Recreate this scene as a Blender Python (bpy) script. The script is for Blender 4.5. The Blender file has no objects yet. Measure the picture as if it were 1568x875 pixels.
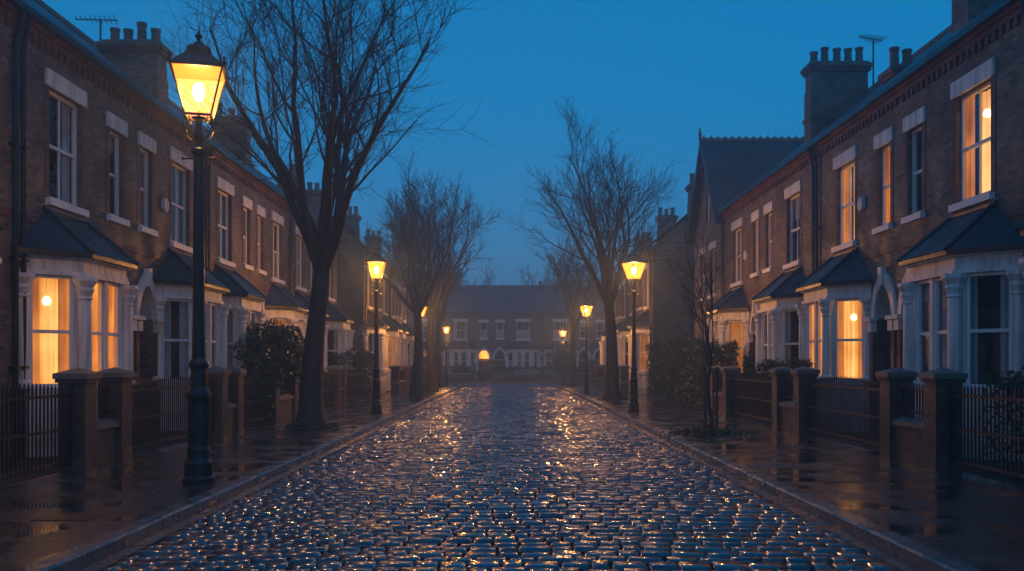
import bpy, bmesh, math, random
import numpy as np
from mathutils import Vector, Matrix
random.seed(7); rng=np.random.default_rng(7)
SC=bpy.context.scene
SC.view_settings.view_transform='Standard'
SC.view_settings.look='None'

# ---------------------------------------------------------------- materials
def new_mat(name):
    m=bpy.data.materials.new(name); m.use_nodes=True
    nt=m.node_tree; nt.nodes.clear()
    o=nt.nodes.new('ShaderNodeOutputMaterial')
    return m,nt,o
def N(nt,t,**k):
    n=nt.nodes.new(t)
    for a,b in k.items():
        if a in n.inputs: n.inputs[a].default_value=b
        else: setattr(n,a,b)
    return n
def L(nt,a,b): nt.links.new(a,b)
def ramp(nt,fac,stops):
    r=nt.nodes.new('ShaderNodeValToRGB'); cr=r.color_ramp
    while len(cr.elements)<len(stops): cr.elements.new(0.5)
    for e,(p,c) in zip(cr.elements,stops):
        e.position=p; e.color=(c[0],c[1],c[2],1) if not isinstance(c,(int,float)) else (c,c,c,1)
    L(nt,fac,r.inputs[0]); return r.outputs[0]
def simple(name,c1,c2,rough=0.6,rough2=None,scale=3.0,bump=0.2,bscale=40,metal=0.0,dist=0.01,streak=False):
    m,nt,o=new_mat(name)
    p=N(nt,'ShaderNodeBsdfPrincipled'); L(nt,p.outputs[0],o.inputs[0])
    tc=N(nt,'ShaderNodeTexCoord')
    n=N(nt,'ShaderNodeTexNoise'); n.inputs['Scale'].default_value=scale; n.inputs['Detail'].default_value=6
    L(nt,tc.outputs['Object'],n.inputs['Vector'])
    col=ramp(nt,n.outputs[0],[(0.3,c1),(0.7,c2)])
    if streak:
        mp=N(nt,'ShaderNodeMapping'); mp.inputs['Scale'].default_value=(7,7,0.9); L(nt,tc.outputs['Object'],mp.inputs[0])
        ns=N(nt,'ShaderNodeTexNoise'); ns.inputs['Scale'].default_value=1.0; ns.inputs['Detail'].default_value=5; L(nt,mp.outputs[0],ns.inputs['Vector'])
        mu=N(nt,'ShaderNodeMixRGB',blend_type='MULTIPLY'); mu.inputs[0].default_value=1; L(nt,col,mu.inputs[1]); L(nt,ramp(nt,ns.outputs[0],[(0.32,0.62),(0.55,1.0)]),mu.inputs[2]); col=mu.outputs[0]
    L(nt,col,p.inputs['Base Color'])
    if rough2 is None: p.inputs['Roughness'].default_value=rough
    else: L(nt,ramp(nt,n.outputs[0],[(0.35,rough),(0.65,rough2)]),p.inputs['Roughness'])
    p.inputs['Metallic'].default_value=metal
    if bump>0:
        n2=N(nt,'ShaderNodeTexNoise'); n2.inputs['Scale'].default_value=bscale; n2.inputs['Detail'].default_value=4
        L(nt,tc.outputs['Object'],n2.inputs['Vector'])
        b=N(nt,'ShaderNodeBump'); b.inputs['Strength'].default_value=bump; b.inputs['Distance'].default_value=dist
        L(nt,n2.outputs[0],b.inputs['Height']); L(nt,b.outputs[0],p.inputs['Normal'])
    return m
def brick(name,c1,c2,mort,w=0.225,h=0.075,ms=0.010,rough=(0.55,0.85),bump=0.6,dist=0.012,offs=0.5,msm=0.1,rs=(0.38,0.62),wet=False):
    m,nt,o=new_mat(name)
    p=N(nt,'ShaderNodeBsdfPrincipled'); L(nt,p.outputs[0],o.inputs[0])
    uv=N(nt,'ShaderNodeUVMap')
    br=N(nt,'ShaderNodeTexBrick'); br.offset=offs
    br.inputs['Color1'].default_value=(*c1,1); br.inputs['Color2'].default_value=(*c2,1); br.inputs['Mortar'].default_value=(*mort,1)
    br.inputs['Scale'].default_value=1; br.inputs['Brick Width'].default_value=w; br.inputs['Row Height'].default_value=h
    br.inputs['Mortar Size'].default_value=ms; br.inputs['Mortar Smooth'].default_value=msm; br.inputs['Bias'].default_value=-0.1
    L(nt,uv.outputs[0],br.inputs['Vector'])
    tc=N(nt,'ShaderNodeTexCoord')
    n=N(nt,'ShaderNodeTexNoise'); n.inputs['Scale'].default_value=0.7; n.inputs['Detail'].default_value=8; n.inputs['Roughness'].default_value=0.65
    L(nt,tc.outputs['Object'],n.inputs['Vector'])
    mul=N(nt,'ShaderNodeMixRGB',blend_type='MULTIPLY'); mul.inputs[0].default_value=1
    L(nt,br.outputs['Color'],mul.inputs[1]); L(nt,ramp(nt,n.outputs[0],[(0.3,0.35),(0.7,1.15)]),mul.inputs[2])
    L(nt,mul.outputs[0],p.inputs['Base Color'])
    n3=N(nt,'ShaderNodeTexNoise'); n3.inputs['Scale'].default_value=1.3 if wet else 1.7; n3.inputs['Detail'].default_value=5
    L(nt,tc.outputs['Object'],n3.inputs['Vector'])
    L(nt,ramp(nt,n3.outputs[0],[(rs[0],rough[0]),(rs[1],rough[1])]),p.inputs['Roughness'])
    n2=N(nt,'ShaderNodeTexNoise'); n2.inputs['Scale'].default_value=60
    L(nt,tc.outputs['Object'],n2.inputs['Vector'])
    ma=N(nt,'ShaderNodeMath',operation='MULTIPLY_ADD'); ma.inputs[1].default_value=-1.0
    L(nt,br.outputs['Fac'],ma.inputs[0]); 
    m2=N(nt,'ShaderNodeMath',operation='MULTIPLY'); m2.inputs[1].default_value=0.4; L(nt,n2.outputs[0],m2.inputs[0]); L(nt,m2.outputs[0],ma.inputs[2])
    b=N(nt,'ShaderNodeBump'); b.inputs['Strength'].default_value=bump; b.inputs['Distance'].default_value=dist
    L(nt,ma.outputs[0],b.inputs['Height']); L(nt,b.outputs[0],p.inputs['Normal'])
    if wet:
        L(nt,ramp(nt,n3.outputs[0],[(0.42,0.08),(0.53,bump)]),b.inputs['Strength'])
        p.inputs['Specular IOR Level'].default_value=0.9
    return m
M={}
M['brick']=brick('stock_brick',(0.28,0.200,0.135),(0.080,0.060,0.047),(0.18,0.16,0.135))
M['red']=brick('red_brick',(0.27,0.10,0.063),(0.14,0.055,0.040),(0.13,0.10,0.085))
M['gardenbrick']=brick('garden_brick',(0.16,0.083,0.056),(0.070,0.043,0.034),(0.10,0.085,0.07),rough=(0.25,0.7))
M['slate']=brick('roof_slate',(0.055,0.060,0.070),(0.028,0.032,0.040),(0.01,0.01,0.012),w=0.3,h=0.2,ms=0.008,rough=(0.35,0.6),bump=0.8)
M['flag']=brick('wet_flagstone',(0.062,0.059,0.057),(0.034,0.033,0.033),(0.008,0.008,0.008),w=0.95,h=0.62,ms=0.014,rough=(0.035,0.30),bump=0.7,dist=0.011,msm=0.3,rs=(0.41,0.55),wet=True)
M['cream']=simple('cream_paint',(0.76,0.72,0.66),(0.86,0.82,0.77),0.5,bump=0.15,bscale=30,streak=True)
M['white']=simple('white_paint',(0.77,0.76,0.74),(0.86,0.85,0.83),0.4,bump=0.05)
M['stone']=simple('coping_stone',(0.11,0.10,0.09),(0.20,0.18,0.16),0.30,0.65,bump=0.4)
M['kerb']=simple('granite_kerb',(0.08,0.078,0.078),(0.15,0.14,0.135),0.12,0.40,bump=0.5,bscale=25)
M['iron']=simple('black_iron',(0.010,0.011,0.012),(0.02,0.021,0.022),0.28,0.42,bump=0.15,bscale=60)
M['pot']=simple('chimney_clay',(0.24,0.15,0.11),(0.12,0.085,0.07),0.8)
M['door']=simple('door_paint',(0.02,0.022,0.03),(0.03,0.032,0.04),0.35,bump=0)
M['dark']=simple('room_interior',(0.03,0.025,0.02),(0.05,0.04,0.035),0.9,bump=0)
M['curtain']=simple('net_curtain',(0.42,0.42,0.43),(0.58,0.58,0.59),0.9,bump=0)
M['bark']=simple('wet_bark',(0.022,0.018,0.015),(0.060,0.050,0.042),0.45,0.8,scale=6,bump=0.9,bscale=18,dist=0.03)
M['twig']=simple('dark_twig',(0.016,0.013,0.012),(0.03,0.025,0.022),0.7,bump=0)
M['leaf']=simple('evergreen_leaf',(0.022,0.045,0.014),(0.06,0.09,0.03),0.35,bump=0)
M['litter']=simple('fallen_leaf',(0.06,0.035,0.015),(0.12,0.07,0.03),0.4,bump=0)
M['soil']=simple('damp_soil',(0.015,0.013,0.011),(0.035,0.03,0.025),0.6,0.9,bump=0.8,bscale=12,dist=0.03)
M['ground']=simple('damp_ground',(0.02,0.022,0.018),(0.035,0.035,0.028),0.7,bump=0.3)
M['mortar']=simple('sett_joint',(0.008,0.008,0.008),(0.018,0.017,0.016),0.35,0.7,bump=0.6,bscale=50)
def glass_mat():
    m,nt,o=new_mat('window_glass')
    t=N(nt,'ShaderNodeBsdfTransparent'); t.inputs[0].default_value=(0.9,0.92,0.92,1)
    g=N(nt,'ShaderNodeBsdfGlossy'); g.inputs['Roughness'].default_value=0.03
    lw=N(nt,'ShaderNodeLayerWeight'); lw.inputs[0].default_value=0.5
    pw=N(nt,'ShaderNodeMath',operation='POWER'); pw.inputs[1].default_value=4.5; L(nt,lw.outputs['Facing'],pw.inputs[0])
    a=N(nt,'ShaderNodeMath',operation='MULTIPLY_ADD'); a.inputs[1].default_value=0.9; a.inputs[2].default_value=0.08; L(nt,pw.outputs[0],a.inputs[0])
    tc=N(nt,'ShaderNodeTexCoord'); n=N(nt,'ShaderNodeTexNoise'); n.inputs['Scale'].default_value=1.3
    L(nt,tc.outputs['Object'],n.inputs['Vector'])
    b=N(nt,'ShaderNodeBump'); b.inputs['Strength'].default_value=0.25; b.inputs['Distance'].default_value=0.03
    L(nt,n.outputs[0],b.inputs['Height']); L(nt,b.outputs[0],g.inputs['Normal'])
    x=N(nt,'ShaderNodeMixShader'); L(nt,a.outputs[0],x.inputs[0]); L(nt,t.outputs[0],x.inputs[1]); L(nt,g.outputs[0],x.inputs[2])
    L(nt,x.outputs[0],o.inputs[0]); return m
M['glass']=glass_mat()
def lit_mat(name,strength,stops=None):
    m,nt,o=new_mat(name)
    e=N(nt,'ShaderNodeEmission'); e.inputs['Strength'].default_value=strength
    tc=N(nt,'ShaderNodeTexCoord')
    n=N(nt,'ShaderNodeTexNoise'); n.inputs['Scale'].default_value=1.1; n.inputs['Detail'].default_value=2
    L(nt,tc.outputs['Object'],n.inputs['Vector'])
    mp=N(nt,'ShaderNodeMapping'); mp.inputs['Scale'].default_value=(11,11,0.3); L(nt,tc.outputs['Object'],mp.inputs[0])
    n2=N(nt,'ShaderNodeTexNoise'); n2.inputs['Scale'].default_value=1.2; n2.inputs['Detail'].default_value=3; L(nt,mp.outputs[0],n2.inputs['Vector'])
    ad=N(nt,'ShaderNodeMath',operation='ADD'); L(nt,n.outputs[0],ad.inputs[0]); L(nt,n2.outputs[0],ad.inputs[1])
    h=N(nt,'ShaderNodeMath',operation='MULTIPLY'); h.inputs[1].default_value=0.5; L(nt,ad.outputs[0],h.inputs[0])
    L(nt,ramp(nt,h.outputs[0],stops or [(0.36,(0.36,0.080,0.007)),(0.48,(0.82,0.245,0.027)),(0.60,(1.25,0.48,0.085))]),e.inputs[0])
    d=N(nt,'ShaderNodeBsdfDiffuse'); d.inputs[0].default_value=(0.4,0.3,0.2,1)
    a=N(nt,'ShaderNodeAddShader'); L(nt,e.outputs[0],a.inputs[0]); L(nt,d.outputs[0],a.inputs[1]); L(nt,a.outputs[0],o.inputs[0])
    return m
M['lit']=lit_mat('lit_curtain',1.0)
M['litd']=lit_mat('lit_heavy_curtain',1.0,[(0.38,(0.22,0.045,0.005)),(0.50,(0.55,0.15,0.018)),(0.62,(0.85,0.28,0.04))])
M['litroom']=lit_mat('lit_room_wall',1.25,[(0.36,(0.55,0.17,0.025)),(0.50,(0.95,0.42,0.085)),(0.62,(1.3,0.68,0.20))])
M['lit2']=lit_mat('dim_lit_curtain',0.35)
M['fan']=lit_mat('lit_fanlight',4.0)
def emis(name,c,s,transp=0):
    m,nt,o=new_mat(name); e=N(nt,'ShaderNodeEmission'); e.inputs[0].default_value=(*c,1); e.inputs[1].default_value=s
    if transp:
        t=N(nt,'ShaderNodeBsdfTransparent'); t.inputs[0].default_value=(transp,transp,transp,1)
        a=N(nt,'ShaderNodeAddShader'); L(nt,e.outputs[0],a.inputs[0]); L(nt,t.outputs[0],a.inputs[1]); L(nt,a.outputs[0],o.inputs[0])
    else: L(nt,e.outputs[0],o.inputs[0])
    return m
M['pane']=emis('lantern_glass',(1.0,0.23,0.018),2.3,0.8)
M['bulb']=emis('lantern_mantle',(1.0,0.60,0.20),60)
M['pendant']=emis('pendant_lamp',(1.0,0.72,0.36),5)
def cob_mat():
    m,nt,o=new_mat('wet_granite_sett')
    p=N(nt,'ShaderNodeBsdfPrincipled'); L(nt,p.outputs[0],o.inputs[0])
    at=N(nt,'ShaderNodeAttribute'); at.attribute_name='tone'
    tc=N(nt,'ShaderNodeTexCoord')
    n=N(nt,'ShaderNodeTexNoise'); n.inputs['Scale'].default_value=30; n.inputs['Detail'].default_value=6; L(nt,tc.outputs['Object'],n.inputs['Vector'])
    big=N(nt,'ShaderNodeTexNoise'); big.inputs['Scale'].default_value=0.8; big.inputs['Detail'].default_value=4; L(nt,tc.outputs['Object'],big.inputs['Vector'])
    c=ramp(nt,at.outputs['Fac'],[(0,(0.022,0.023,0.027)),(0.6,(0.046,0.047,0.053)),(1,(0.080,0.078,0.078))])
    mul=N(nt,'ShaderNodeMixRGB',blend_type='MULTIPLY'); mul.inputs[0].default_value=1; L(nt,c,mul.inputs[1]); L(nt,ramp(nt,n.outputs[0],[(0.3,0.6),(0.7,1.2)]),mul.inputs[2])
    L(nt,mul.outputs[0],p.inputs['Base Color'])
    L(nt,ramp(nt,big.outputs[0],[(0.35,0.20),(0.65,0.34)]),p.inputs['Roughness'])
    p.inputs['Specular IOR Level'].default_value=0.8
    p.inputs['Coat Weight'].default_value=1.0; p.inputs['Coat IOR'].default_value=1.5
    L(nt,ramp(nt,big.outputs[0],[(0.38,0.06),(0.62,0.13)]),p.inputs['Coat Roughness'])
    b=N(nt,'ShaderNodeBump'); b.inputs['Strength'].default_value=0.3; b.inputs['Distance'].default_value=0.005
    L(nt,n.outputs[0],b.inputs['Height']); L(nt,b.outputs[0],p.inputs['Normal'])
    return m
M['cobble']=cob_mat()

# ---------------------------------------------------------------- mesh builder
def empty(name,loc=(0,0,0)):
    e=bpy.data.objects.new(name,None); e.location=loc; e.empty_display_size=0.3
    SC.collection.objects.link(e); return e
class MB:
    def __init__(s,tf=None): s.v=[];s.f=[];s.m=[];s.mats=[];s.tf=tf or (lambda a,n,z:(a,n,z))
    def mi(s,k):
        if k not in s.mats: s.mats.append(k)
        return s.mats.index(k)
    def face(s,pts,mat,tf=None):
        tf=tf or s.tf
        i=len(s.v); s.v+= [tf(*p) for p in pts]; s.f.append(tuple(range(i,i+len(pts)))); s.m.append(s.mi(mat))
    def box(s,a0,a1,n0,n1,z0,z1,mat,tf=None):
        tf=tf or s.tf
        i=len(s.v)
        for z in (z0,z1):
            for a,n in ((a0,n0),(a1,n0),(a1,n1),(a0,n1)): s.v.append(tf(a,n,z))
        k=s.mi(mat)
        for q in ((0,1,2,3),(4,5,6,7),(0,1,5,4),(1,2,6,5),(2,3,7,6),(3,0,4,7)):
            s.f.append(tuple(i+j for j in q)); s.m.append(k)
    def lathe(s,c,prof,mat,seg=12,tf=None,rot=0):
        tf=tf or s.tf; i=len(s.v); k=s.mi(mat)
        for r,z in prof:
            r=max(r,.001)
            for j in range(seg):
                t=2*math.pi*j/seg+rot; s.v.append(tf(c[0]+r*math.cos(t),c[1]+r*math.sin(t),z))
        for a in range(len(prof)-1):
            for j in range(seg):
                s.f.append((i+a*seg+j,i+a*seg+(j+1)%seg,i+(a+1)*seg+(j+1)%seg,i+(a+1)*seg+j)); s.m.append(k)
        s.f.append(tuple(i+(len(prof)-1)*seg+j for j in range(seg))); s.m.append(k)
    def tube(s,pts,rad,mat,seg=5,tf=None):
        tf=tf or s.tf
        P=[Vector(tf(*p)) for p in pts]; k=s.mi(mat); i=len(s.v)
        for a,p in enumerate(P):
            d=(P[min(a+1,len(P)-1)]-P[max(a-1,0)]).normalized()
            u=d.orthogonal().normalized() if a==0 else (u-d*u.dot(d)).normalized()
            w=d.cross(u); r=rad[a] if isinstance(rad,(list,tuple)) else rad
            for j in range(seg):
                t=2*math.pi*j/seg; q=p+(u*math.cos(t)+w*math.sin(t))*r; s.v.append(tuple(q))
        for a in range(len(P)-1):
            for j in range(seg):
                s.f.append((i+a*seg+j,i+a*seg+(j+1)%seg,i+(a+1)*seg+(j+1)%seg,i+(a+1)*seg+j)); s.m.append(k)
    def obj(s,name,parent=None,smooth=False,origin=None):
        me=bpy.data.meshes.new(name)
        v=s.v
        if origin is not None: v=[(a-origin[0],b-origin[1],c-origin[2]) for a,b,c in v]
        me.from_pydata(v,[],s.f)
        for k in s.mats: me.materials.append(M[k])
        me.polygons.foreach_set('material_index',s.m)
        bm=bmesh.new(); bm.from_mesh(me)
        bmesh.ops.recalc_face_normals(bm,faces=bm.faces)
        uv=bm.loops.layers.uv.new('UVMap')
        for f in bm.faces:
            n=f.normal
            if n.length<.5:
                for l in f.loops: l[uv].uv=(l.vert.co.y,l.vert.co.z)
                continue
            ax=max(range(3),key=lambda q:abs(n[q]))
            if abs(n.z)<0.95 and abs(n.z)>0.25:   # sloped (roof)
                ax=0 if abs(n.x)>abs(n.y) else 1
                sl=1/max(0.3,math.sqrt(n.x*n.x+n.y*n.y))
                for l in f.loops:
                    c=l.vert.co; l[uv].uv=((c.y if ax==0 else c.x),c.z*sl)
            else:
                for l in f.loops:
                    c=l.vert.co
                    if ax==0: l[uv].uv=(c.y*math.hypot(1,n.y/n.x),c.z)
                    elif ax==1: l[uv].uv=(c.x*math.hypot(1,n.x/n.y),c.z)
                    else: l[uv].uv=(c.y,c.x)
            f.smooth=smooth
        bm.to_mesh(me); bm.free()
        o=bpy.data.objects.new(name,me); SC.collection.objects.link(o)
        if origin is not None: o.location=origin
        if parent:
            o.parent=parent
            o.location=Vector(o.location)-Vector(parent.location)
        return o

# ---------------------------------------------------------------- houses
def wall_holes(mb,a0,a1,z0,z1,holes,mat,depth=0.14):
    As=sorted({a0,a1,*[h[0] for h in holes],*[h[1] for h in holes]}); Zs=sorted({z0,z1,*[h[2] for h in holes],*[h[3] for h in holes]})
    for i in range(len(As)-1):
        for j in range(len(Zs)-1):
            ca=(As[i]+As[i+1])/2; cz=(Zs[j]+Zs[j+1])/2
            if any(h[0]<ca<h[1] and h[2]<cz<h[3] for h in holes): continue
            mb.face([(As[i],0,Zs[j]),(As[i+1],0,Zs[j]),(As[i+1],0,Zs[j+1]),(As[i],0,Zs[j+1])],mat)
    for h in holes:
        b0,b1,c0,c1=h[:4]; d=-depth
        mb.face([(b0,0,c0),(b0,d,c0),(b0,d,c1),(b0,0,c1)],mat); mb.face([(b1,0,c0),(b1,d,c0),(b1,d,c1),(b1,0,c1)],mat)
        mb.face([(b0,0,c0),(b1,0,c0),(b1,d,c0),(b0,d,c0)],mat); mb.face([(b0,0,c1),(b1,0,c1),(b1,d,c1),(b0,d,c1)],mat)
def window(fr,gl,cu,a0,a1,z0,z1,n,lit,tf,bars=0):
    t=0.06
    fr.box(a0,a0+t,n-0.07,n,z0,z1,'white',tf); fr.box(a1-t,a1,n-0.07,n,z0,z1,'white',tf)
    fr.box(a0+t,a1-t,n-0.068,n-0.002,z0,z0+0.08,'white',tf); fr.box(a0+t,a1-t,n-0.068,n-0.002,z1-t,z1,'white',tf)
    zm=(z0+z1)/2
    fr.box(a0+t,a1-t,n-0.075,n-0.012,zm-0.03,zm+0.03,'white',tf)
    for b in range(bars):
        c=a0+(a1-a0)*(b+1)/(bars+1); fr.box(c-0.016,c+0.016,n-0.06,n-0.02,z0+0.08,z1-t,'white',tf)
    gl.face([(a0+t,n-0.045,z0+t),(a1-t,n-0.045,z0+t),(a1-t,n-0.045,z1-t),(a0+t,n-0.045,z1-t)],'glass',tf)
    def drape(b0,b1,c0,c1,mat,off):
        k=max(4,int((b1-b0)/0.035)); pr=None
        for i in range(k+1):
            a=b0+(b1-b0)*i/k; q=off+0.022*math.sin(a*42+b0)+0.01*math.sin(a*17)
            cur=((a,q,c0),(a,q,c1))
            if pr: cu.face([pr[0],cur[0],cur[1],pr[1]],mat,tf)
            pr=cur
    if lit==1:
        w=a1-a0
        if w>0.6 :
            # drawn-back curtains over a bright room, with a hanging lamp
            l=random.uniform(.22,.34); r=random.uniform(.20,.34)
            drape(a0-.1,a0+w*l,z0,z1,'litd',n-0.12); drape(a1-w*r,a1+.1,z0,z1,'litd',n-0.12)
            drape(a0+w*l-.05,a1-w*r+.05,z0,z1,'litroom',n-0.24)
            pc=(a0+a1)/2+random.uniform(-.08,.08)
            cu.lathe((pc,n-.19),[(0,z1-.52),(.06,z1-.50),(.075,z1-.44),(.05,z1-.38),(.01,z1-.36)],'pendant',8,tf)
        else:
            drape(a0-.1,(a0+a1)/2,z0,z1,'lit',n-0.12); drape((a0+a1)/2-.02,a1+.1,z0,z1,'lit',n-0.14)
    elif lit:
        mid=(a0+a1)/2
        drape(a0-.1,mid,z0,z1,'lit2',n-0.13); drape(mid-.02,a1+.1,z0,z1,'lit2',n-0.14)
    else:
        w=(a1-a0); r=random.random()
        if r<0.60:
            q=random.uniform(0.22,0.42); drape(a0-.05,a0+w*q,z0,z1,'curtain',n-0.13); drape(a1-w*random.uniform(0.18,0.4),a1+.05,z0,z1,'curtain',n-0.13)
        elif r<0.8: drape(a0-.05,a1+.05,z0,zm+0.05,'curtain',n-0.13)
        elif r<0.92: drape(a0-.05,a1+.05,z1-random.uniform(.3,.8),z1,'curtain',n-0.13)
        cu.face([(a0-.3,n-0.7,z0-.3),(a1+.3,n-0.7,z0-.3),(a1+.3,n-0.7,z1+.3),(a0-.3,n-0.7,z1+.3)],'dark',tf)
def arch_pts(c,r,z0,k=1.25,n=8):
    R=2*r*k*0.6
    R=max(R,r*1.02); cx=R-r
    a1=math.acos(cx/R)
    L_=[(c+cx-R*math.cos(a1*i/n),z0+R*math.sin(a1*i/n)) for i in range(n+1)]
    Rr=[(2*c-a,z) for a,z in reversed(L_[:-1])]
    return L_+Rr
def house(tf,c,hw,bs,side_door,lit,z_e=7.5,hasbay=True,chim=True,arch_mat='cream'):
    """one terraced house. c=party wall of the mirrored pair, side_door: +1/-1 direction to outer side"""
    s=side_door
    e=empty('brick_house',tf(c+s*hw/2,0,0))
    W=MB(tf);F=MB(tf);G=MB(tf);C=MB(tf);R=MB(tf);B=MB(tf)
    a0,a1=sorted((c,c+s*hw)); bc=c+s*bs; dc=c+s*0.74; nc=c+s*0.78
    wn=[(bc-0.62,bc+0.62,4.55,6.55),(nc-0.34,nc+0.34,4.65,6.45)]
    dr=0.48; zs=2.60
    ap=arch_pts(dc,dr,zs,1.5); zt=max(p[1] for p in ap)
    dhole=(dc-dr,dc+dr,0.0,zt+0.02)
    bayh=(bc-1.35,bc+1.35,0.6,3.35)
    holes=[wn[0],wn[1],dhole]+([bayh] if hasbay else [])
    wall_holes(W,a0,a1,-0.1,z_e,holes,'brick')
    top=zt+0.02
    for i in range(len(ap)-1):
        p,q=ap[i],ap[i+1]
        W.face([(p[0],0,p[1]),(q[0],0,q[1]),(q[0],0,top),(p[0],0,top)],'brick')
        W.face([(p[0],0,p[1]),(q[0],0,q[1]),(q[0],-0.9,q[1]),(p[0],-0.9,p[1])],arch_mat)
    W.box(dc-dr-0.05,dc-dr,-0.95,-0.15,0,zt+.1,'brick'); W.box(dc+dr,dc+dr+0.05,-0.95,-0.15,0,zt+.1,'brick')
    W.face([(dc-dr,-0.95,0),(dc+dr,-0.95,0),(dc+dr,-0.95,zt),(dc-dr,-0.95,zt)],'dark')
    D=MB(tf)
    D.box(dc-0.42,dc+0.42,-0.93,-0.87,0.15,2.2,'door')
    for pz in ((0.35,1.0),(1.2,2.0)):
        for px in (-1,1): D.box(dc+px*0.19-0.13,dc+px*0.19+0.13,-0.87,-0.855,pz[0],pz[1],'door')
    D.box(dc-dr,dc+dr,-0.95,-0.85,2.2,2.28,'white'); D.box(dc-dr,dc+dr,-0.9,-0.02,0,0.14,'stone')
    if lit.get('fan'): D.face([(dc-.45,-0.3,2.4),(dc+.45,-0.3,2.4),(dc+.45,-0.3,zt-.1),(dc-.45,-0.3,zt-.1)],'fan')
    op=arch_pts(dc,dr+0.19,zs,1.5)
    for i in range(len(ap)-1):
        p,q,P2,Q2=ap[i],ap[i+1],op[i],op[i+1]
        W.face([(p[0],0.07,p[1]),(q[0],0.07,q[1]),(Q2[0],0.07,Q2[1]),(P2[0],0.07,P2[1])],arch_mat)
        W.face([(P2[0],0.0,P2[1]),(Q2[0],0.0,Q2[1]),(Q2[0],0.07,Q2[1]),(P2[0],0.07,P2[1])],arch_mat)
        W.face([(p[0],0.07,p[1]),(q[0],0.07,q[1]),(q[0],-0.01,q[1]),(p[0],-0.01,p[1])],arch_mat)
    W.box(dc-0.09,dc+0.09,0.0,0.13,zt-0.05,zt+0.36,arch_mat)
    for px in (-1,1):
        q=dc+px*(dr+0.10)
        W.box(q-0.12,q+0.12,0.0,0.14,zs-0.30,zs-.07,arch_mat); W.box(q-0.15,q+0.15,0.0,0.18,zs-0.06,zs+0.03,arch_mat)
        W.box(q-0.085,q+0.085,0.0,0.08,0,zs-0.30,'red')
    window(F,G,C,wn[0][0],wn[0][1],4.55,6.55,-0.09,lit.get('up'),tf,1)
    window(F,G,C,wn[1][0],wn[1][1],4.65,6.45,-0.09,lit.get('nar'),tf,0)
    for h in wn:
        F.box(h[0]-0.14,h[1]+0.14,-0.02,0.05,h[3]+0.0,h[3]+0.30,'cream')
        F.box(h[0]-0.12,h[1]+0.12,-0.08,0.10,h[2]-0.13,h[2],'white')
        W.box(h[0]-0.15,h[0]-0.003,-0.01,0.012,h[2],h[3]-0.002,'red'); W.box(h[1]+0.003,h[1]+0.15,-0.01,0.012,h[2],h[3]-0.002,'red')
    W.box(a0,a1,0.0,0.03,4.02,4.14,'red')
    W.box(a0,a1,0.0,0.06,z_e-0.22,z_e-0.12,'red'); W.box(a0,a1,0.0,0.13,z_e-0.12,z_e-0.0,'red')
    k=a0+0.06
    while k<a1-0.1:
        W.box(k,k+0.11,0.0,0.055,z_e-0.36,z_e-0.22,'red'); k+=0.23
    R.box(a0,a1,0.13,0.26,z_e-0.06,z_e+0.05,'iron')
    pr=0.80; ov=0.24; dep=8.0; zr=z_e+0.03+pr*(ov+dep/2)
    R.face([(a0,ov,z_e+0.03),(a1,ov,z_e+0.03),(a1,-dep/2,zr),(a0,-dep/2,zr)],'slate')
    R.face([(a0,-dep-ov,z_e+0.03),(a1,-dep-ov,z_e+0.03),(a1,-dep/2,zr),(a0,-dep/2,zr)],'slate')
    R.box(a0,a1,-dep/2-0.09,-dep/2+0.09,zr-0.04,zr+0.09,'pot')
    for a in (a0+0.001,a1-0.001):
        W.face([(a,0,-0.1),(a,-dep,-0.1),(a,-dep,z_e),(a,-dep/2,zr-0.12),(a,0,z_e)],'brick')
    W.face([(a0,-dep,-0.1),(a1,-dep,-0.1),(a1,-dep,z_e),(a0,-dep,z_e)],'brick')
    dp=c+s*(hw-0.12)
    R.tube([(dp,0.2,z_e-0.03),(dp,0.16,z_e-0.3),(dp,0.09,z_e-0.6),(dp,0.09,0.0)],0.045,'iron',8)
    for q in (1.5,3.3,5.2): R.box(dp-0.07,dp+0.07,0.0,0.15,q,q+0.05,'iron')
    if hasbay:
        zt2=3.12; zf=3.5; bw=1.62; bf=0.88; bd=0.76
        pts=[(bc-bw,0),(bc-bf,bd),(bc+bf,bd),(bc+bw,0)]
        for i in range(3):
            (u0,w0),(u1,w1)=pts[i],pts[i+1]; ln=math.hypot(u1-u0,w1-w0); du,dw=(u1-u0)/ln,(w1-w0)/ln
            nu,nw=-dw,du
            if nw<0 : nu,nw=-nu,-nw
            ft=(lambda a,n,z,u0=u0,w0=w0,du=du,dw=dw,nu=nu,nw=nw: tf(u0+a*du+n*nu,w0+a*dw+n*nw,z))
            B.box(0,ln,-0.12,0.0,-0.1,1.05,'cream',ft); B.box(0.12,ln-0.12,0.0,0.025,0.25,0.85,'cream',ft)
            B.box(-0.02,ln+0.02,-0.14,0.06,1.05,1.16,'cream',ft)
            B.box(0,ln,-0.14,0.0,zt2,zf-0.08,'cream',ft); B.box(-0.02,ln+0.02,-0.1,0.05,zt2,zt2+0.07,'cream',ft)
            B.box(-0.04,ln+0.04,-0.1,0.09,zf-0.09,zf-0.01,'cream',ft)
            R.box(-0.07,ln+0.07,0.09,0.18,zf-0.06,zf+0.03,'iron',ft)
            mg=0.17 if i!=1 else 0.24
            B.box(0,mg,-0.13,-0.005,1.16,zt2,'cream',ft); B.box(ln-mg,ln,-0.13,-0.005,1.16,zt2,'cream',ft)
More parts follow.
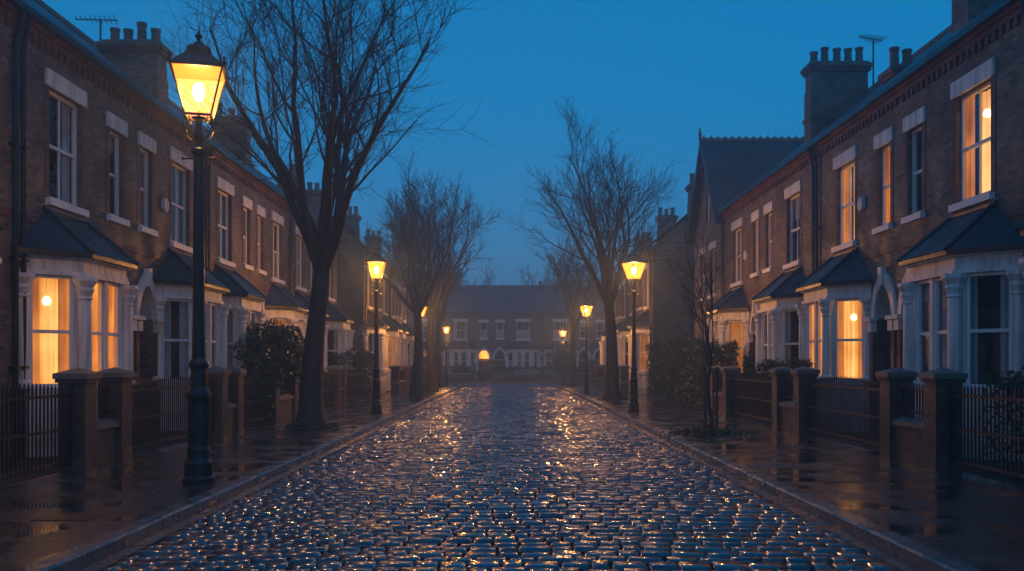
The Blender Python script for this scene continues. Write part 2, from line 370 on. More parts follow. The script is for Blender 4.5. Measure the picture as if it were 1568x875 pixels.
            if i==1:
                window(F,G,C,mg,ln/2-0.06,1.16,zt2,-0.04,lit.get('bay'),ft,0); window(F,G,C,ln/2+0.06,ln-mg,1.16,zt2,-0.04,lit.get('bay'),ft,0)
                B.box(ln/2-0.06,ln/2+0.06,-0.12,0.0,1.16,zt2,'cream',ft)
            else: window(F,G,C,mg,ln-mg,1.16,zt2,-0.04,lit.get('bay'),ft,0)
        for (u,w) in ((bc-bf,bd),(bc+bf,bd),(bc-bw+0.04,0.03),(bc+bw-0.04,0.03)):
            B.lathe((u,w),[(0.17,1.16),(0.17,1.26),(0.125,1.32),(0.115,2.70),(0.14,2.73),(0.12,2.77),(0.165,2.88),(0.145,2.93),(0.215,3.04),(0.215,3.11)],'cream',10)
        ov=0.2
        q=[(bc-bw-0.18,0),(bc-bf-0.08,bd+ov),(bc+bf+0.08,bd+ov),(bc+bw+0.18,0)]; tp=[(bc-0.75,0.02),(bc+0.75,0.02)]
        ze=zf+0.02; zt3=4.32
        R.face([(q[0][0],0.0,ze),(q[1][0],q[1][1],ze),(tp[0][0],0.02,zt3)],'slate')
        R.face([(q[1][0],q[1][1],ze),(q[2][0],q[2][1],ze),(tp[1][0],0.02,zt3),(tp[0][0],0.02,zt3)],'slate')
        R.face([(q[3][0],0.0,ze),(q[2][0],q[2][1],ze),(tp[1][0],0.02,zt3)],'slate')
        R.face([(p[0],p[1],ze) for p in q],'slate')
        for i,j in ((1,0),(2,1)): R.tube([(q[i][0],q[i][1],ze+0.01),(tp[j][0],0.03,zt3+0.02)],0.04,'slate',6)
        R.tube([(tp[0][0]-0.1,0.03,zt3+0.02),(tp[1][0]+0.1,0.03,zt3+0.02)],0.045,'stone',6)
    W.obj('walls',e);F.obj('window_frames',e);G.obj('window_glass',e);C.obj('curtains',e);R.obj('roof_and_gutters',e);D.obj('front_door',e)
    if hasbay: B.obj('bay_window',e)
    if chim: chimney(tf,c+s*hw,e,chim)
    return e
def chimney(tf,a,e,opt):
    n0,n1,zt=opt[:3]
    K=MB(tf); t=0.36
    K.box(a-t,a+t,-n1,-n0,6.5,zt-0.9,'brick'); K.box(a-t-0.05,a+t+0.05,-n1-0.05,-n0+0.05,zt-1.9,zt-1.78,'brick')
    K.box(a-t+.03,a+t-.03,-n1+0.03,-n0-0.03,zt-0.9,zt-0.32,'brick'); K.box(a-t-0.05,a+t+0.05,-n1-0.05,-n0+0.05,zt-0.32,zt-0.2,'red'); K.box(a-t-0.1,a+t+0.1,-n1-0.1,-n0+0.1,zt-0.2,zt-0.08,'brick')
    K.box(a-t,a+t,-n1,-n0,zt-0.08,zt,'stone')
    k=max(2,int((n1-n0)/0.34))
    for i in range(k):
        n=-(n0+ (i+0.5)*(n1-n0)/k); h=random.choice([0.42,0.5,0.55,0.38])
        K.lathe((a+random.uniform(-.05,.05),n),[(0.14,zt),(0.125,zt+0.08),(0.11,zt+h-0.1),(0.135,zt+h-0.08),(0.135,zt+h),(0.09,zt+h),(0.09,zt+h-0.2)],'pot',10)
    K.obj('chimney_stack',e)
def TF(s,X): return lambda a,n,z:(s*(X-n),a,z)
def pair(tf,c,hw,bs,litA,litB,chA=None,chB=None,**k):
    house(tf,c,hw,bs,-1,litA,chim=chA,**k); house(tf,c,hw,bs,1,litB,chim=chB,**k)
TL=TF(-1,8.3); TR=TF(1,8.3)
pair(TL,9.6,5.65,2.6,{}, {'bay':2},None,None)
pair(TL,19.95,4.7,2.95,{'bay':1},{},None,(1.1,2.6,10.2))
pair(TL,29.35,4.7,2.95,{},{'bay':2},None,(1.5,2.8,10.7))
pair(TL,38.75,4.7,2.95,{'bay':2},{},(1.6,2.6,10.3),(1.8,2.8,10.5))
pair(TR,9.2,5.2,3.1,{},{'up':1},None,None)
pair(TR,19.6,5.2,3.15,{'up':1},{'up':1,'bay':1,'nar':1},None,(1.9,2.6,9.6))
pair(TR,30.3,5.5,3.35,{},{'bay':2},None,None)
TL2=TF(-1,7.5); TR2=TF(1,7.1)
pair(TL2,50.9,4.7,2.95,{},{'bay':2},(1.8,2.9,10.3),None); pair(TL2,60.3,4.7,2.95,{},{},(1.8,2.9,10.6),(1.8,2.9,10.6))
pair(TR2,51.0,4.9,2.95,{'bay':2,'up':2},{},(1.8,2.9,10.6),None); pair(TR2,60.8,4.9,2.95,{},{'bay':2},(1.8,2.9,10.6),(1.8,2.9,10.6))
TE=lambda a,n,z:(a,86-n,z*0.84)
for c,la,lb in ((-20.7,{},{}),(-11.3,{},{'bay':2}),(-1.9,{'fan':1},{}),(7.5,{},{'bay':2}),(16.9,{},{}),(26.3,{},{})):
    pair(TE,c,4.7,2.95,la,lb,None,(3.3,4.4,10.9))
for a,o in ((19.6,(1.3,3.0,11.6)),(30.3,(1.5,3.4,11.5))):
    e=empty('chimney_stack',TR(a,-2,7)); chimney(TR,a,e,o)
def gable_house(tf,a0,a1,z_e,zr,name='gabled_brick_house'):
    e=empty(name,tf((a0+a1)/2,0,0)); W=MB(tf);F=MB(tf);G=MB(tf);C=MB(tf);R=MB(tf)
    m=(a0+a1)/2
    hs=[(m-1.5,m-0.5,4.4,6.3),(m+0.5,m+1.5,4.4,6.3),(m-1.7,m+0.2,1.1,3.2),(m+0.9,m+1.8,0,2.7)]
    wall_holes(W,a0,a1,-0.1,z_e,hs,'brick')
    th=(m-0.3,m+0.3,z_e+0.3,z_e+1.5)
    W.face([(a0,0,z_e),(m,0,z_e),(m,0,z_e+.3),(m-0.3,0,z_e+.3),(m-0.3,0,z_e+1.5),(m,0,z_e+1.5),(m,0,zr)],'brick')
    W.face([(a1,0,z_e),(m,0,z_e),(m,0,z_e+.3),(m+0.3,0,z_e+.3),(m+0.3,0,z_e+1.5),(m,0,z_e+1.5),(m,0,zr)],'brick')
    window(F,G,C,*th,-0.06,0,tf,0)
    for h in hs[:3]:
        window(F,G,C,*h,-0.09,0,tf,1); F.box(h[0]-.12,h[1]+.12,-.02,.05,h[3],h[3]+.28,'cream'); F.box(h[0]-.1,h[1]+.1,-.05,.1,h[2]-.12,h[2],'white')
    W.box(m+0.9,m+1.8,-.2,-.12,0,2.7,'door')
    for a in (a0,a1): W.face([(a,0,-.1),(a,-9,-.1),(a,-9,z_e),(a,0,z_e)],'brick')
    W.face([(a0,-9,-.1),(a1,-9,-.1),(a1,-9,z_e),(m,-9,zr),(a0,-9,z_e)],'brick')
    sl=(zr-z_e)/(m-a0)
    for a,sg in ((a0,-1),(a1,1)):
        R.face([(a+sg*.25,.35,z_e-.25*sl+.05),(a+sg*.25,-9.2,z_e-.25*sl+.05),(m,-9.2,zr+.05),(m,.35,zr+.05)],'slate')
        F.face([(a+sg*.25,.34,z_e-.25*sl+.03),(m,.34,zr+.03),(m,.34,zr-.27),(a+sg*.25,.34,z_e-.25*sl-.2)],'iron')
    k=.3
    while k>-9:
        R.box(m-.05,m+.05,k-.26,k,zr+.02,zr+.14,'pot'); R.box(m-.02,m+.02,k-.16,k-.1,zr+.14,zr+.24,'pot'); k-=.3
    R.lathe((m,.33),[(0.06,zr),(0.05,zr+.2),(0.09,zr+.28),(0.03,zr+.4),(0.06,zr+.46),(0.01,zr+.6)],'pot',8)
    W.obj('walls',e);F.obj('window_frames',e);G.obj('window_glass',e);C.obj('curtains',e);R.obj('roof',e)
gable_house(TR,35.9,41.6,7.3,11.0)

def alarm(tf,a,z):
    b=MB(tf)
    pts=[(a+0.15*math.cos(t),z+0.18*math.sin(t)) for t in [math.pi/6+i*math.pi/3 for i in range(6)]]
    b.face([(p[0],0.09,p[1]) for p in pts],'cream')
    for i in range(6):
        p,q=pts[i],pts[(i+1)%6]; b.face([(p[0],0.09,p[1]),(q[0],0.09,q[1]),(q[0],0.005,q[1]),(p[0],0.005,p[1])],'cream')
    b.obj('alarm_box',origin=tf(a,0,z))
alarm(TL,21.75,5.35); alarm(TR,21.6,5.35); alarm(TR,32.3,5.4)
def antenna(x,y,z0,z1,ang):
    b=MB(); b.tube([(x,y,z0),(x,y,z1)],0.028,'iron',6)
    dx,dy=math.cos(ang),math.sin(ang)
    b.tube([(x-dx*.65,y-dy*.65,z1-.05),(x+dx*.45,y+dy*.45,z1-.0)],0.018,'iron',4)
    for i in range(9):
        t=-.62+i*.125; l=.12+.018*i
        b.tube([(x+dx*t-dy*l,y+dy*t+dx*l,z1-.03-.05*l),(x+dx*t+dy*l,y+dy*t-dx*l,z1-.03+.3*l)],0.013,'iron',4)
    b.obj('tv_antenna',origin=(x,y,z0))
antenna(-11.25,25.0,8.5,11.0,0.2); antenna(12.25,31.0,9.5,12.6,0.5); antenna(-10.3,34.4,10.2,12.2,1.0)

# ---------------------------------------------------------------- garden walls
def baluster(b,tf,a,n,z0,z1,t=0.011):
    b.box(a-t,a+t,n-t,n+t,z0,z1-0.08,'iron'); 
    i=len(b.v); k=b.mi('iron')
    for p in ((a-.022,n,z1-.08),(a,n-.022,z1-.08),(a+.022,n,z1-.08),(a,n+.022,z1-.08),(a,n,z1)): b.v.append(tf(*p))
    for q in ((0,1,4),(1,2,4),(2,3,4),(3,0,4)): b.f.append(tuple(i+j for j in q)); b.m.append(k)
def garden(tf,piers,gates,a_start,a_end,rail=True):
    tfg=tf
    def pier(a):
        b=MB(tfg); h=0.20
        b.box(a-h,a+h,-h,h,-0.05,1.30,'gardenbrick'); b.box(a-h-.035,a+h+.035,-h-.035,h+.035,1.30,1.36,'gardenbrick'); b.box(a-h-.06,a+h+.06,-h-.06,h+.06,1.36,1.44,'stone')
        q=h+.06
        for A,Bq in (((-q,-q),(q,-q)),((q,-q),(q,q)),((q,q),(-q,q)),((-q,q),(-q,-q))):
            b.face([(a+A[0],A[1],1.44),(a+Bq[0],Bq[1],1.44),(a,0,1.53)],'stone')
        b.obj('brick_gate_pier',origin=tfg(a,0,0))
    for p in piers: pier(p)
    ps=[a_start]+piers+[a_end]
    for i in range(len(ps)-1):
        b0,b1=ps[i]+(.205 if i>0 else 0),ps[i+1]-(.205 if i<len(ps)-2 else 0)
        if i in gates:
            if not rail: continue
            g=MB(tfg); k=b0+.06
            while k<b1-.03: baluster(g,tfg,k,0,0.08,1.25+.1*math.sin((k-b0)/(b1-b0)*math.pi)); k+=.105
            for z in (.12,.6,1.1): g.box(b0+.02,b1-.02,-.015,.015,z,z+.04,'iron')
            g.box(b0+.01,b0+.05,-.02,.02,.05,1.3,'iron'); g.box(b1-.05,b1-.01,-.02,.02,.05,1.3,'iron')
            g.obj('iron_gate',origin=tfg(b0,0,0))
        else:
            w=MB(tfg); w.box(b0,b1,-.12,.12,-.05,.56,'gardenbrick')
            k=b0
            while k<b1-.02:
                e=min(k+.8,b1); j=random.uniform(-.004,.004)
                w.box(k+.004,e-.004,-.17,.17,.56,.63+j,'stone'); w.face([(k+.004,-.17,.63+j),(k+.004,.17,.63+j),(k+.004,0,.70)],'stone')
                w.face([(k+.004,-.17,.631+j),(e-.004,-.17,.631+j),(e-.004,0,.70),(k+.004,0,.70)],'stone'); w.face([(k+.004,.17,.631+j),(e-.004,.17,.631+j),(e-.004,0,.70),(k+.004,0,.70)],'stone'); k=e
            w.obj('brick_garden_wall',origin=tfg((b0+b1)/2,0,0))
            if not rail: continue
            r=MB(tfg); k=b0+.07
            while k<b1-.03: baluster(r,tfg,k,0,.66,1.3); k+=.105
            r.box(b0,b1,-.014,.014,1.14,1.17,'iron'); r.box(b0,b1,-.014,.014,.78,.81,'iron')
            r.obj('iron_railing',origin=tfg((b0+b1)/2,0,.6))
garden(TF(-1,6.6),[8.6,9.9,13.9,15.2,20.4,21.6,25.0,27.2,28.4,34.0,35.2],{2,4,6,9,11},5.5,40.6)
garden(TF(1,6.6),[8.2,9.4,14.0,15.7,20.6,22.3,27.6,29.4],{2,4,6,8},5.5,31.5)
garden(TF(-1,5.9),[46.2,50,51.5,55.5,59.5,61],{3,6},45.5,64.5)
garden(TF(1,5.7),[46.4,50,51.5,55.5,59.5,61],{3,6},45.8,64.5)
garden(lambda a,n,z:(a,81-n,z),[-3.4,-1.9],{1},-26,26,rail=False)

# ---------------------------------------------------------------- foliage
def leaf_cloud(name,pts,size,mat='leaf'):
    n=len(pts); d=rng.normal(size=(n,3)); d/=np.linalg.norm(d,axis=1)[:,None]
    e=np.cross(d,rng.normal(size=(n,3))); e/=np.linalg.norm(e,axis=1)[:,None]; g=np.cross(d,e)
    s=(size*rng.uniform(.6,1.4,n))[:,None]
    V=np.stack([pts-e*s,pts+g*s*.45,pts+e*s,pts-g*s*.45],1).reshape(-1,3)
    c=pts.mean(0); 
    me=bpy.data.meshes.new(name); me.from_pydata((V-c).tolist(),[],np.arange(4*n).reshape(-1,4).tolist()); me.materials.append(M[mat])
    o=bpy.data.objects.new(name,me); o.location=c; SC.collection.objects.link(o); return o
def hedge(x0,x1,y0,y1,z1,n,name='clipped_hedge',size=.06):
    c=rng.uniform(size=(n,3)); P=np.empty((n,3))
    k=rng.integers(0,5,n); c[k==0,0]=rng.uniform(0,.12,(k==0).sum()); c[k==1,0]=1-rng.uniform(0,.12,(k==1).sum()); c[k==2,2]=1-rng.uniform(0,.12,(k==2).sum()); c[k==3,1]=rng.uniform(0,.05,(k==3).sum())
    P[:,0]=x0+(x1-x0)*c[:,0]; P[:,1]=y0+(y1-y0)*c[:,1]; P[:,2]=z1*c[:,2]*(1+.05*np.sin(P[:,1]*2.3)+.04*np.sin(P[:,0]*5))
    P+=rng.normal(scale=.04,size=P.shape)
    leaf_cloud(name,P,size)
def shrub(cx,cy,rx,ry,z1,n,name='evergreen_shrub',size=.07):
    P=[]
    for i in range(14):
        a=rng.uniform(0,6.28); r=rng.uniform(0,.75); c=np.array([cx+rx*r*math.cos(a),cy+ry*r*math.sin(a),rng.uniform(.35,.85)*z1])
        q=rng.normal(size=(n//14,3)); q/=np.linalg.norm(q,axis=1)[:,None]; q*=rng.uniform(.6,1.1,(len(q),1))
        P.append(c+q*np.array([rx*.42,ry*.42,z1*.25]))
    P=np.concatenate(P); P=P[P[:,2]>.02]
    leaf_cloud(name,P,size)
shrub(-7.0,26.6,.9,1.6,2.6,12000); shrub(-6.6,24.3,.45,.6,1.7,3500)
hedge(-7.9,-6.5,40.2,44.8,2.1,7000); hedge(6.5,7.9,31.8,44.6,2.35,20000)
hedge(7.0,7.4,22.6,26.5,1.62,5000,size=.05); hedge(7.0,7.5,8.6,13.6,1.5,7000,size=.05); hedge(-7.3,-6.9,28.6,33.6,1.4,5000,size=.05)
shrub(7.4,28.4,.4,.5,1.8,2000); hedge(-16,-3.7,81.5,82.3,1.3,8000,size=.09); hedge(-1.6,14,81.5,82.3,1.2,9000,size=.09)
shrub(-7.5,82.5,1.2,1,2.6,2500,size=.1); shrub(4.6,82.6,1.3,1,2.8,2500,size=.1)

# ---------------------------------------------------------------- trees
def tree(name,base,H,trunk_h,r0,spread,seed,counts=(6,9,8,5),lean=(0,0),twig=0.0075,wob=1.0):
    rd=random.Random(seed); b=MB(); b.tf=lambda x,y,z:(x,y,z)
    def rv(): return Vector((rd.gauss(0,1),rd.gauss(0,1),rd.gauss(0,1)))
    def grow(p,d,ln,ra,rb,nseg,wob,trop,seg,mat):
        P=[tuple(p)];Rr=[ra];D=[d.copy()];p=p.copy();d=d.copy()
        for i in range(nseg):
            d=(d+rv()*wob+Vector((0,0,trop))).normalized(); p=p+d*(ln/nseg); P.append(tuple(p)); Rr.append(ra+(rb-ra)*(i+1)/nseg); D.append(d.copy())
        b.tube(P,Rr,mat,seg); return P,Rr,D
    base=Vector(base)
    n=9; P=[];R=[]
    for i in range(n+1):
        t=i/n; P.append((base.x+lean[0]*t+.05*math.sin(t*5+seed),base.y+lean[1]*t,base.z-.05+t*trunk_h)); R.append(r0*(1-.33*t)*(1+.55*math.exp(-t*14))*(1+rd.uniform(-.05,.05)))
    b.tube(P,R,'bark',12)
    LH=H-trunk_h
    for i in range(counts[0]):
        az=2*math.pi*i/counts[0]+rd.uniform(-.35,.35); tilt=rd.uniform(.26,.66)*spread if i>0 else .10
        d=Vector((math.cos(az)*math.sin(tilt),math.sin(az)*math.sin(tilt),math.cos(tilt)))
        st=Vector(P[-1-(i%3)]) if i%3<2 else Vector(P[-2]); ra=r0*rd.uniform(.38,.50)
        l1=LH*rd.uniform(.62,.88)
        P1,R1,D1=grow(st,d,l1,ra,ra*.16,10,.10*wob,.055,8,'bark')
        for j in range(counts[1]):
            t=.22+.78*(j+rd.random())/counts[1]; k=min(int(t*10),9); f=min(max(t*10-k,0),1)
            p=Vector(P1[k]).lerp(Vector(P1[k+1]),f); dd=D1[k+1]; q=dd.cross(rv()).normalized(); ang=rd.uniform(.35,.95)
            d2=(dd*math.cos(ang)+q*math.sin(ang)).normalized(); l2=LH*rd.uniform(.24,.46)*(1.15-.5*t); r2=R1[k]*rd.uniform(.32,.50)
            r2=max(r2,twig*2.0)
            P2,R2,D2=grow(p,d2,l2,r2,max(r2*.25,twig),7,.13*wob,.085,5,'bark')
            for m in range(counts[2]):
                t2=.15+.85*(m+rd.random())/counts[2]; k2=min(int(t2*7),6); p3=Vector(P2[k2]).lerp(Vector(P2[k2+1]),min(max(t2*7-k2,0),1)); dd=D2[k2+1]; q=dd.cross(rv()).normalized(); ang=rd.uniform(.35,.9)
                d3=(dd*math.cos(ang)+q*math.sin(ang)).normalized(); l3=l2*rd.uniform(.32,.62); r3=max(R2[k2]*.42,twig*1.2)
                P3,R3,D3=grow(p3,d3,l3,r3,twig*.7,4,.17,.09,3,'twig')
                for o in range(counts[3]):
                    k3=rd.randint(0,3); p4=Vector(P3[k3]).lerp(Vector(P3[k3+1]),rd.random()); dd=D3[k3+1]; q=dd.cross(rv()).normalized(); ang=rd.uniform(.3,.8)
                    d4=(dd*math.cos(ang)+q*math.sin(ang)).normalized()
                    grow(p4,d4,l3*rd.uniform(.35,.75),twig*.9,twig*.4,2,.15,.1,3,'twig')
    me=bpy.data.meshes.new(name); me.from_pydata([(x-base.x,y-base.y,z-base.z) for x,y,z in b.v],[],b.f)
    for k in b.mats: me.materials.append(M[k])
    me.polygons.foreach_set('material_index',b.m); me.polygons.foreach_set('use_smooth',[True]*len(me.polygons))
    o=bpy.data.objects.new(name,me); o.location=base; SC.collection.objects.link(o)
    return o
tree('bare_street_tree',(-4.85,22.0,0),12.2,4.2,.29,1.0,3,(8,9,9,5),lean=(.25,0),twig=.0068)
tree('bare_street_tree',(4.45,40.0,0),11.9,4.6,.30,1.0,11,(8,8,8,5),lean=(-.25,0),twig=.009)
tree('bare_street_tree',(-4.75,46.0,0),11.3,4.6,.28,1.0,5,(8,8,8,4),twig=.011)
tree('bare_street_tree',(-4.5,51.0,0),12.2,4.6,.28,1.0,8,(8,8,8,4),twig=.012)
tree('bare_street_tree',(4.2,63.0,0),10.8,4.2,.27,1.1,14,(7,8,7,4),twig=.014)
tree('bare_street_tree',(-4.9,61.0,0),9.6,4.2,.27,1.0,21,(6,7,7,4),twig=.013)
tree('bare_sapling',(4.45,20.5,0),4.9,1.7,.045,1.0,33,(5,5,3,1),twig=.005)
for i,(x,y,h) in enumerate(((-9,104,14),(-3.5,110,13),(5,106,15),(11,108,13.5),(-17,108,15),(19,107,14))):
    tree('bare_tree',(x,y,0),h,4.5,.35,1.1,40+i,(6,8,6,4),twig=.022)
b=MB()
b.box(4.25,4.30,20.2,20.25,0,1.5,'bark') ; b.box(4.62,4.67,20.7,20.75,0,1.5,'bark'); b.obj('tree_stake',origin=(4.45,20.4,0))
P=[]
for (x,y,r) in ((4.45,20.5,.8),(-4.85,22.0,.55),(4.45,40,.5)):
    q=rng.normal(size=(700,3))*np.array([r*.5,r*.5,.06]); q[:,2]=abs(q[:,2]); P.append(q+np.array([x,y,0.01]))
leaf_cloud('grass',np.concatenate(P),.05)
b=MB()
for (x,y) in ((4.45,20.5),(-4.85,22.0),(4.45,40),(-4.75,46)): b.box(x-.6,x+.6,y-.6,y+.6,-.02,.006,'soil')
b.obj('tree_pit')
n=900; P=np.zeros((n,3)); sd=rng.choice([-1,1],n); P[:,0]=sd*(3.7+abs(rng.normal(scale=1.1,size=n))); P[:,1]=rng.uniform(6,45,n); P[:,2]=.012; 
lv=leaf_cloud('fallen_leaves',P,.035,'litter')
me=lv.data; co=np.empty(len(me.vertices)*3); me.vertices.foreach_get('co',co); co=co.reshape(-1,3); co[:,2]=np.clip(co[:,2]*.2,-.004,.02); me.vertices.foreach_set('co',co.ravel())

# ---------------------------------------------------------------- ground, road, pavement, kerb
def sheet(name,x0,x1,y0,y1,z,mat):
    b=MB(); b.face([(x0,y0,z),(x1,y0,z),(x1,y1,z),(x0,y1,z)],mat); return b.obj(name)
sheet('ground',-600,600,-200,900,-.30,'ground')
sheet('road_bed',-40,40,-6,100,-.155,'mortar')
def KL(y): return -3.62
def KR(y): return 3.42 - (0.35*min(max((y-45)/22,0),1))
def cobbles(name,x0f,x1f,y0,y1,w=.25,h=.235):
    ys=y0
    gx=np.array([-.5,-.44,0,.44,.5]); gy=np.array([-.5,-.41,.41,.5]); hz=np.array([[-1.0]*5,[-1,-.05,0,-.05,-1],[-1,-.05,0,-.05,-1],[-1.0]*5])
    cx=[];cy=[];cw=[];chh=[]
    while ys<y1:
        hh=h*random.uniform(.82,1.18); xs=x0f(ys)-random.uniform(0,w); xe=x1f(ys)
        while xs<xe:
            ww=w*random.uniform(.66,1.36)
            a,bb=max(xs,x0f(ys)),min(xs+ww,xe)
            if bb-a>.05: cx.append((a+bb)/2);cy.append(ys+hh/2);cw.append(bb-a-.016);chh.append(hh-.026)
            xs+=ww
        ys+=hh
    cx=np.array(cx);cy=np.array(cy);cw=np.array(cw);chh=np.array(chh);n=len(cx)
    GX,GY=np.meshgrid(gx,gy)
    X=cx[:,None,None]+cw[:,None,None]*GX[None]*(1+rng.normal(scale=.035,size=(n,4,5))); Y=cy[:,None,None]+chh[:,None,None]*GY[None]*(1+rng.normal(scale=.045,size=(n,4,5)))+.015*np.sin(cx*3)[:,None,None]+rng.normal(scale=.005,size=n)[:,None,None]
    tx=rng.normal(scale=.014,size=n);ty=rng.normal(scale=.042,size=n);z0=rng.normal(scale=.004,size=n)
    camber=.030*(1-np.clip(np.abs(cx)/3.5,0,1)**2)+.008*np.sin(cx*1.3+cy*.5)+.008*np.sin(cy*1.1-cx*.7)
    Z=-.125+camber[:,None,None]+z0[:,None,None]+hz[None]*.028+tx[:,None,None]*(X-cx[:,None,None])+ty[:,None,None]*(Y-cy[:,None,None])+rng.normal(scale=.0011,size=(n,4,5))
    V=np.stack([X,Y,Z],-1).reshape(-1,3)
    q=[]
    for j in range(3):
        for i in range(4): q.append((j*5+i,j*5+i+1,(j+1)*5+i+1,(j+1)*5+i))
    Fq=(np.array(q)[None]+ (np.arange(n)*20)[:,None,None]).reshape(-1,4)
    me=bpy.data.meshes.new(name); me.vertices.add(len(V)); me.vertices.foreach_set('co',V.ravel())
    me.loops.add(Fq.size); me.loops.foreach_set('vertex_index',Fq.ravel()); me.polygons.add(len(Fq)); me.polygons.foreach_set('loop_start',np.arange(len(Fq))*4)
    me.polygons.foreach_set('use_smooth',np.ones(len(Fq),bool)); me.update(calc_edges=True); me.validate()
    at=me.attributes.new('tone','FLOAT','POINT'); at.data.foreach_set('value',np.repeat(rng.uniform(0,1,n),20))
    me.materials.append(M['cobble']); o=bpy.data.objects.new(name,me); SC.collection.objects.link(o); return o
cobbles('cobblestone_road',lambda y:KL(y)+.17,lambda y:KR(y)-.17,2,67)
cobbles('cobblestone_cross_road',lambda y:-30,lambda y:30,67.05,76.0,.3,.3)
for sd,K in ((-1,KL),(1,KR)):
    b=MB(); y=2.0
    while y<66.5:
        e=min(y+random.uniform(.75,1.05),66.6); k=K(y); k2=K(e); g=.005; j=random.uniform(-.004,.004); w=.19*sd
        def pr(yy,kk): return [(kk-.0*sd,yy,-.2),(kk,yy,-.022+j),(kk+.02*sd,yy,j),(kk+w,yy,j),(kk+w,yy,-.2)]
        A=pr(y+g,k);B_=pr(e-g,k2)
        for i in range(4): b.face([A[i],A[i+1],B_[i+1],B_[i]],'kerb')
        b.face(A,'kerb'); b.face(B_,'kerb')
        zg=-.128+random.uniform(-.003,.003)
        b.box(min(k-.165*sd,k-.006*sd),max(k-.165*sd,k-.006*sd),y+g,e-g,-.2,zg,'kerb')
        y=e
    b.obj('granite_kerb')
    b=MB()
    ys=np.linspace(2,66.6,60)
    for i in range(59):
        b.face([(K(ys[i])+.185*sd,ys[i],-.003),(6.62*sd,ys[i],-.003),(6.62*sd,ys[i+1],-.003),(K(ys[i+1])+.185*sd,ys[i+1],-.003)],'flag')
    b.face([(3.3*sd,66.6,-.003),(6.6*sd,66.6,-.003),(6.6*sd,66.6,-.2),(3.3*sd,66.6,-.2)],'kerb')
    b.obj('pavement')
    sheet('front_garden',min(6.62*sd,30*sd),max(6.62*sd,30*sd),2,66.6,-.006,'soil')
sheet('pavement',-30,30,76.5,81.1,-.003,'flag'); sheet('front_garden',-40,40,81.1,100,-.006,'soil')
b=MB(); b.box(-30,30,76.3,76.5,-.2,0,'kerb'); b.obj('granite_kerb')
b=MB()
for (x,y) in ((-4.6,9.5),(4.5,12.5),(4.9,30)): b.box(x-.3,x+.3,y-.22,y+.22,-.01,.004,'iron')
b.obj('manhole_cover')

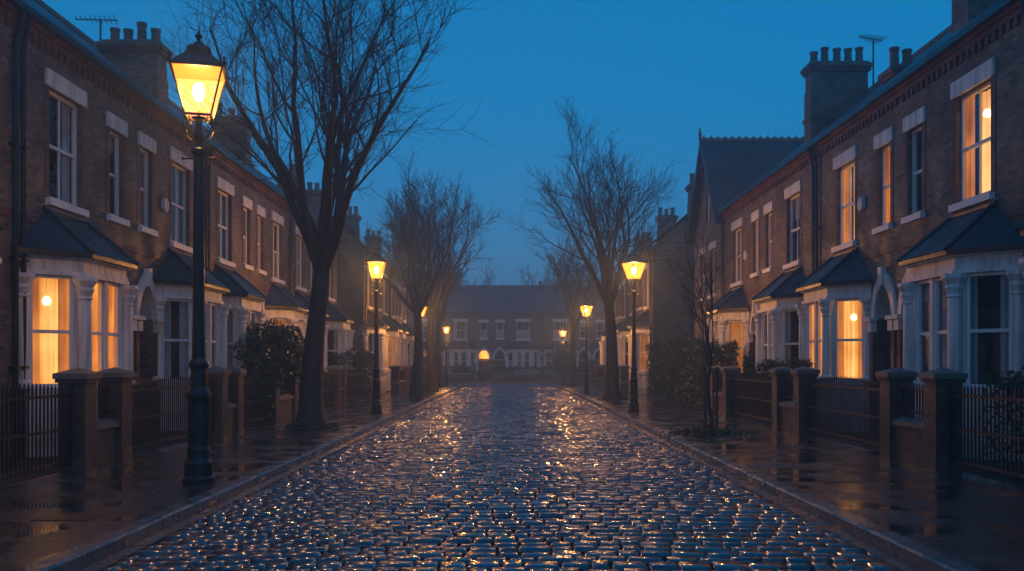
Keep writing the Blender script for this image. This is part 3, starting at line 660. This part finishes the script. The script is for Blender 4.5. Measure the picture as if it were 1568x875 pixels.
# ---------------------------------------------------------------- street lamps
def street_lamp(x,y,H,power,rot=.35):
    k=H/5.96; e=empty('street_lamp',(x,y,0))
    tf=lambda a,n,z:(x+a*k,y+n*k,z*k)
    P=MB(tf)
    P.lathe((0,0),[(.21,0),(.21,.07),(.185,.10),(.185,.27),(.15,.33),(.145,.40),(.155,.44),(.135,.5),(.13,1.08),(.15,1.12),(.165,1.17),(.15,1.22),(.11,1.28),(.105,1.52),(.13,1.55),(.13,1.60),(.09,1.66),(.08,2.2),(.066,4.2),(.066,4.36),(.095,4.39),(.095,4.44),(.06,4.48),(.05,4.56),(.075,4.62),(.05,4.68),(.04,4.84),(.10,4.87)],'iron',14)
    for i in range(8):
        t=i*math.pi/4; P.box(.128*math.cos(t)-.014,.128*math.cos(t)+.014,.128*math.sin(t)-.014,.128*math.sin(t)+.014,.5,1.08,'iron')
    P.tube([(-.20,0,4.33),(.20,0,4.33)],.013,'iron',6); P.lathe((-.21,0),[(.0,4.305),(.022,4.32),(.022,4.34),(.0,4.355)],'iron',6); P.lathe((.21,0),[(.0,4.305),(.022,4.32),(.022,4.34),(.0,4.355)],'iron',6)
    P.obj('post',e,smooth=False)
    F=MB(tf); G=MB(tf)
    cs=[(math.cos(rot+math.pi/4+i*math.pi/2)*1.414,math.sin(rot+math.pi/4+i*math.pi/2)*1.414) for i in range(4)]
    zb,zt=4.88,5.49; wb,wt=.165,.320
    for i in range(4):
        c,d=cs[i],cs[(i+1)%4]
        F.tube([(c[0]*wb,c[1]*wb,zb),(c[0]*wt,c[1]*wt,zt)],.014,'iron',4)
        F.tube([(c[0]*wb,c[1]*wb,zb),(d[0]*wb,d[1]*wb,zb)],.02,'iron',4)
        F.tube([(c[0]*wt,c[1]*wt,zt),(d[0]*wt,d[1]*wt,zt)],.026,'iron',4)
        G.face([(c[0]*wb,c[1]*wb,zb),(d[0]*wb,d[1]*wb,zb),(d[0]*wt*.99,d[1]*wt*.99,zt),(c[0]*wt*.99,c[1]*wt*.99,zt)],'pane')
        q=[(c[0]*r,c[1]*r,z) for r,z in ((.04,4.60),(.09,4.58),(.15,4.64),(.18,4.74),(.165,4.84),(.12,4.86),(.10,4.80),(.13,4.77))]
        F.tube(q,.011,'iron',5)
        for (r0,z0,r1,z1) in ((.355,5.48,.32,5.53),(.32,5.53,.13,5.72),(.13,5.72,.13,5.765),(.15,5.765,.09,5.82)):
            F.face([(c[0]*r0,c[1]*r0,z0),(d[0]*r0,d[1]*r0,z0),(d[0]*r1,d[1]*r1,z1),(c[0]*r1,c[1]*r1,z1)],'iron')
        F.lathe((c[0]*.34,c[1]*.34),[(.02,5.49),(.028,5.53),(.012,5.56),(.018,5.59),(.0,5.62)],'iron',6)
    F.face([(c[0]*.355,c[1]*.355,5.485) for c in cs],'iron')
    F.lathe((0,0),[(.09,5.81),(.07,5.86),(.03,5.89),(.025,5.92),(.055,5.955),(.03,5.99),(.012,6.02),(.0,6.09)],'iron',10)
    F.obj('lantern_frame',e); G.obj('lantern_glass',e)
    B=MB(tf); B.lathe((0,0),[(.0,5.08),(.05,5.11),(.075,5.17),(.075,5.26),(.05,5.32),(0,5.34)],'bulb',10); B.lathe((0,0),[(.02,4.88),(.015,5.07)],'iron',6); B.obj('mantle',e,smooth=True)
    ld=bpy.data.lights.new('lamp_light','POINT'); ld.energy=power; ld.color=(1,.42,.10); ld.shadow_soft_size=.15
    lo=bpy.data.objects.new('lamp_light',ld); lo.location=(0,0,5.2*k); SC.collection.objects.link(lo); lo.parent=e
street_lamp(-4.18,12.2,5.96,260,.25)
street_lamp(-4.3,29.0,5.2,700,.1)
street_lamp(-4.75,47.5,4.9,800,.5)
street_lamp(-4.67,65,4.5,700,.2)
street_lamp(4.0,30.0,5.3,740,.6)
street_lamp(3.88,47.7,4.95,800,.3)
street_lamp(3.6,64.5,4.2,650,.3)

# ---------------------------------------------------------------- mist
b=MB(); b.box(-70,70,-12,150,-.25,17,'iron')
o=b.obj('mist'); m,nt,ou=new_mat('mist_volume')
vs=N(nt,'ShaderNodeVolumeScatter'); vs.inputs['Density'].default_value=.0068; vs.inputs['Anisotropy'].default_value=.5; vs.inputs['Color'].default_value=(.58,.84,1,1)
L(nt,vs.outputs[0],ou.inputs['Volume']); o.data.materials.clear(); o.data.materials.append(m)

# ---------------------------------------------------------------- world
w=bpy.data.worlds.new('World'); SC.world=w; w.use_nodes=True; nt=w.node_tree; nt.nodes.clear()
out=nt.nodes.new('ShaderNodeOutputWorld'); bg=nt.nodes.new('ShaderNodeBackground'); L(nt,bg.outputs[0],out.inputs[0])
tc=nt.nodes.new('ShaderNodeTexCoord'); sx=nt.nodes.new('ShaderNodeSeparateXYZ'); L(nt,tc.outputs['Generated'],sx.inputs[0])
c=ramp(nt,sx.outputs[2],[(0.0,(.018,.115,.27)),(.12,(.010,.165,.40)),(.28,(.001,.150,.38)),(.5,(.001,.115,.31)),(1,(.003,.09,.25))])
sky=nt.nodes.new('ShaderNodeTexSky'); sky.sky_type='NISHITA'; sky.sun_disc=False; sky.sun_elevation=math.radians(-4); sky.sun_rotation=math.radians(20)
mx=nt.nodes.new('ShaderNodeMixRGB'); mx.blend_type='ADD'; mx.inputs[0].default_value=.03; L(nt,c,mx.inputs[1]); L(nt,sky.outputs[0],mx.inputs[2])
L(nt,mx.outputs[0],bg.inputs[0]); bg.inputs[1].default_value=1.5
sl=bpy.data.lights.new('sun','SUN'); sl.energy=.07; sl.angle=math.radians(40); sl.color=(.8,.9,1); so=bpy.data.objects.new('sun',sl); so.rotation_euler=(math.radians(40),0,math.radians(10)); SC.collection.objects.link(so)

cd=bpy.data.cameras.new('camera'); cam=bpy.data.objects.new('camera',cd); SC.collection.objects.link(cam); SC.camera=cam
cam.location=(0,0,1.6); cam.rotation_euler=(math.radians(90),0,0); cd.sensor_width=36; cd.lens=32.14; cd.shift_y=.0756; cd.clip_end=2000; cd.clip_start=.1
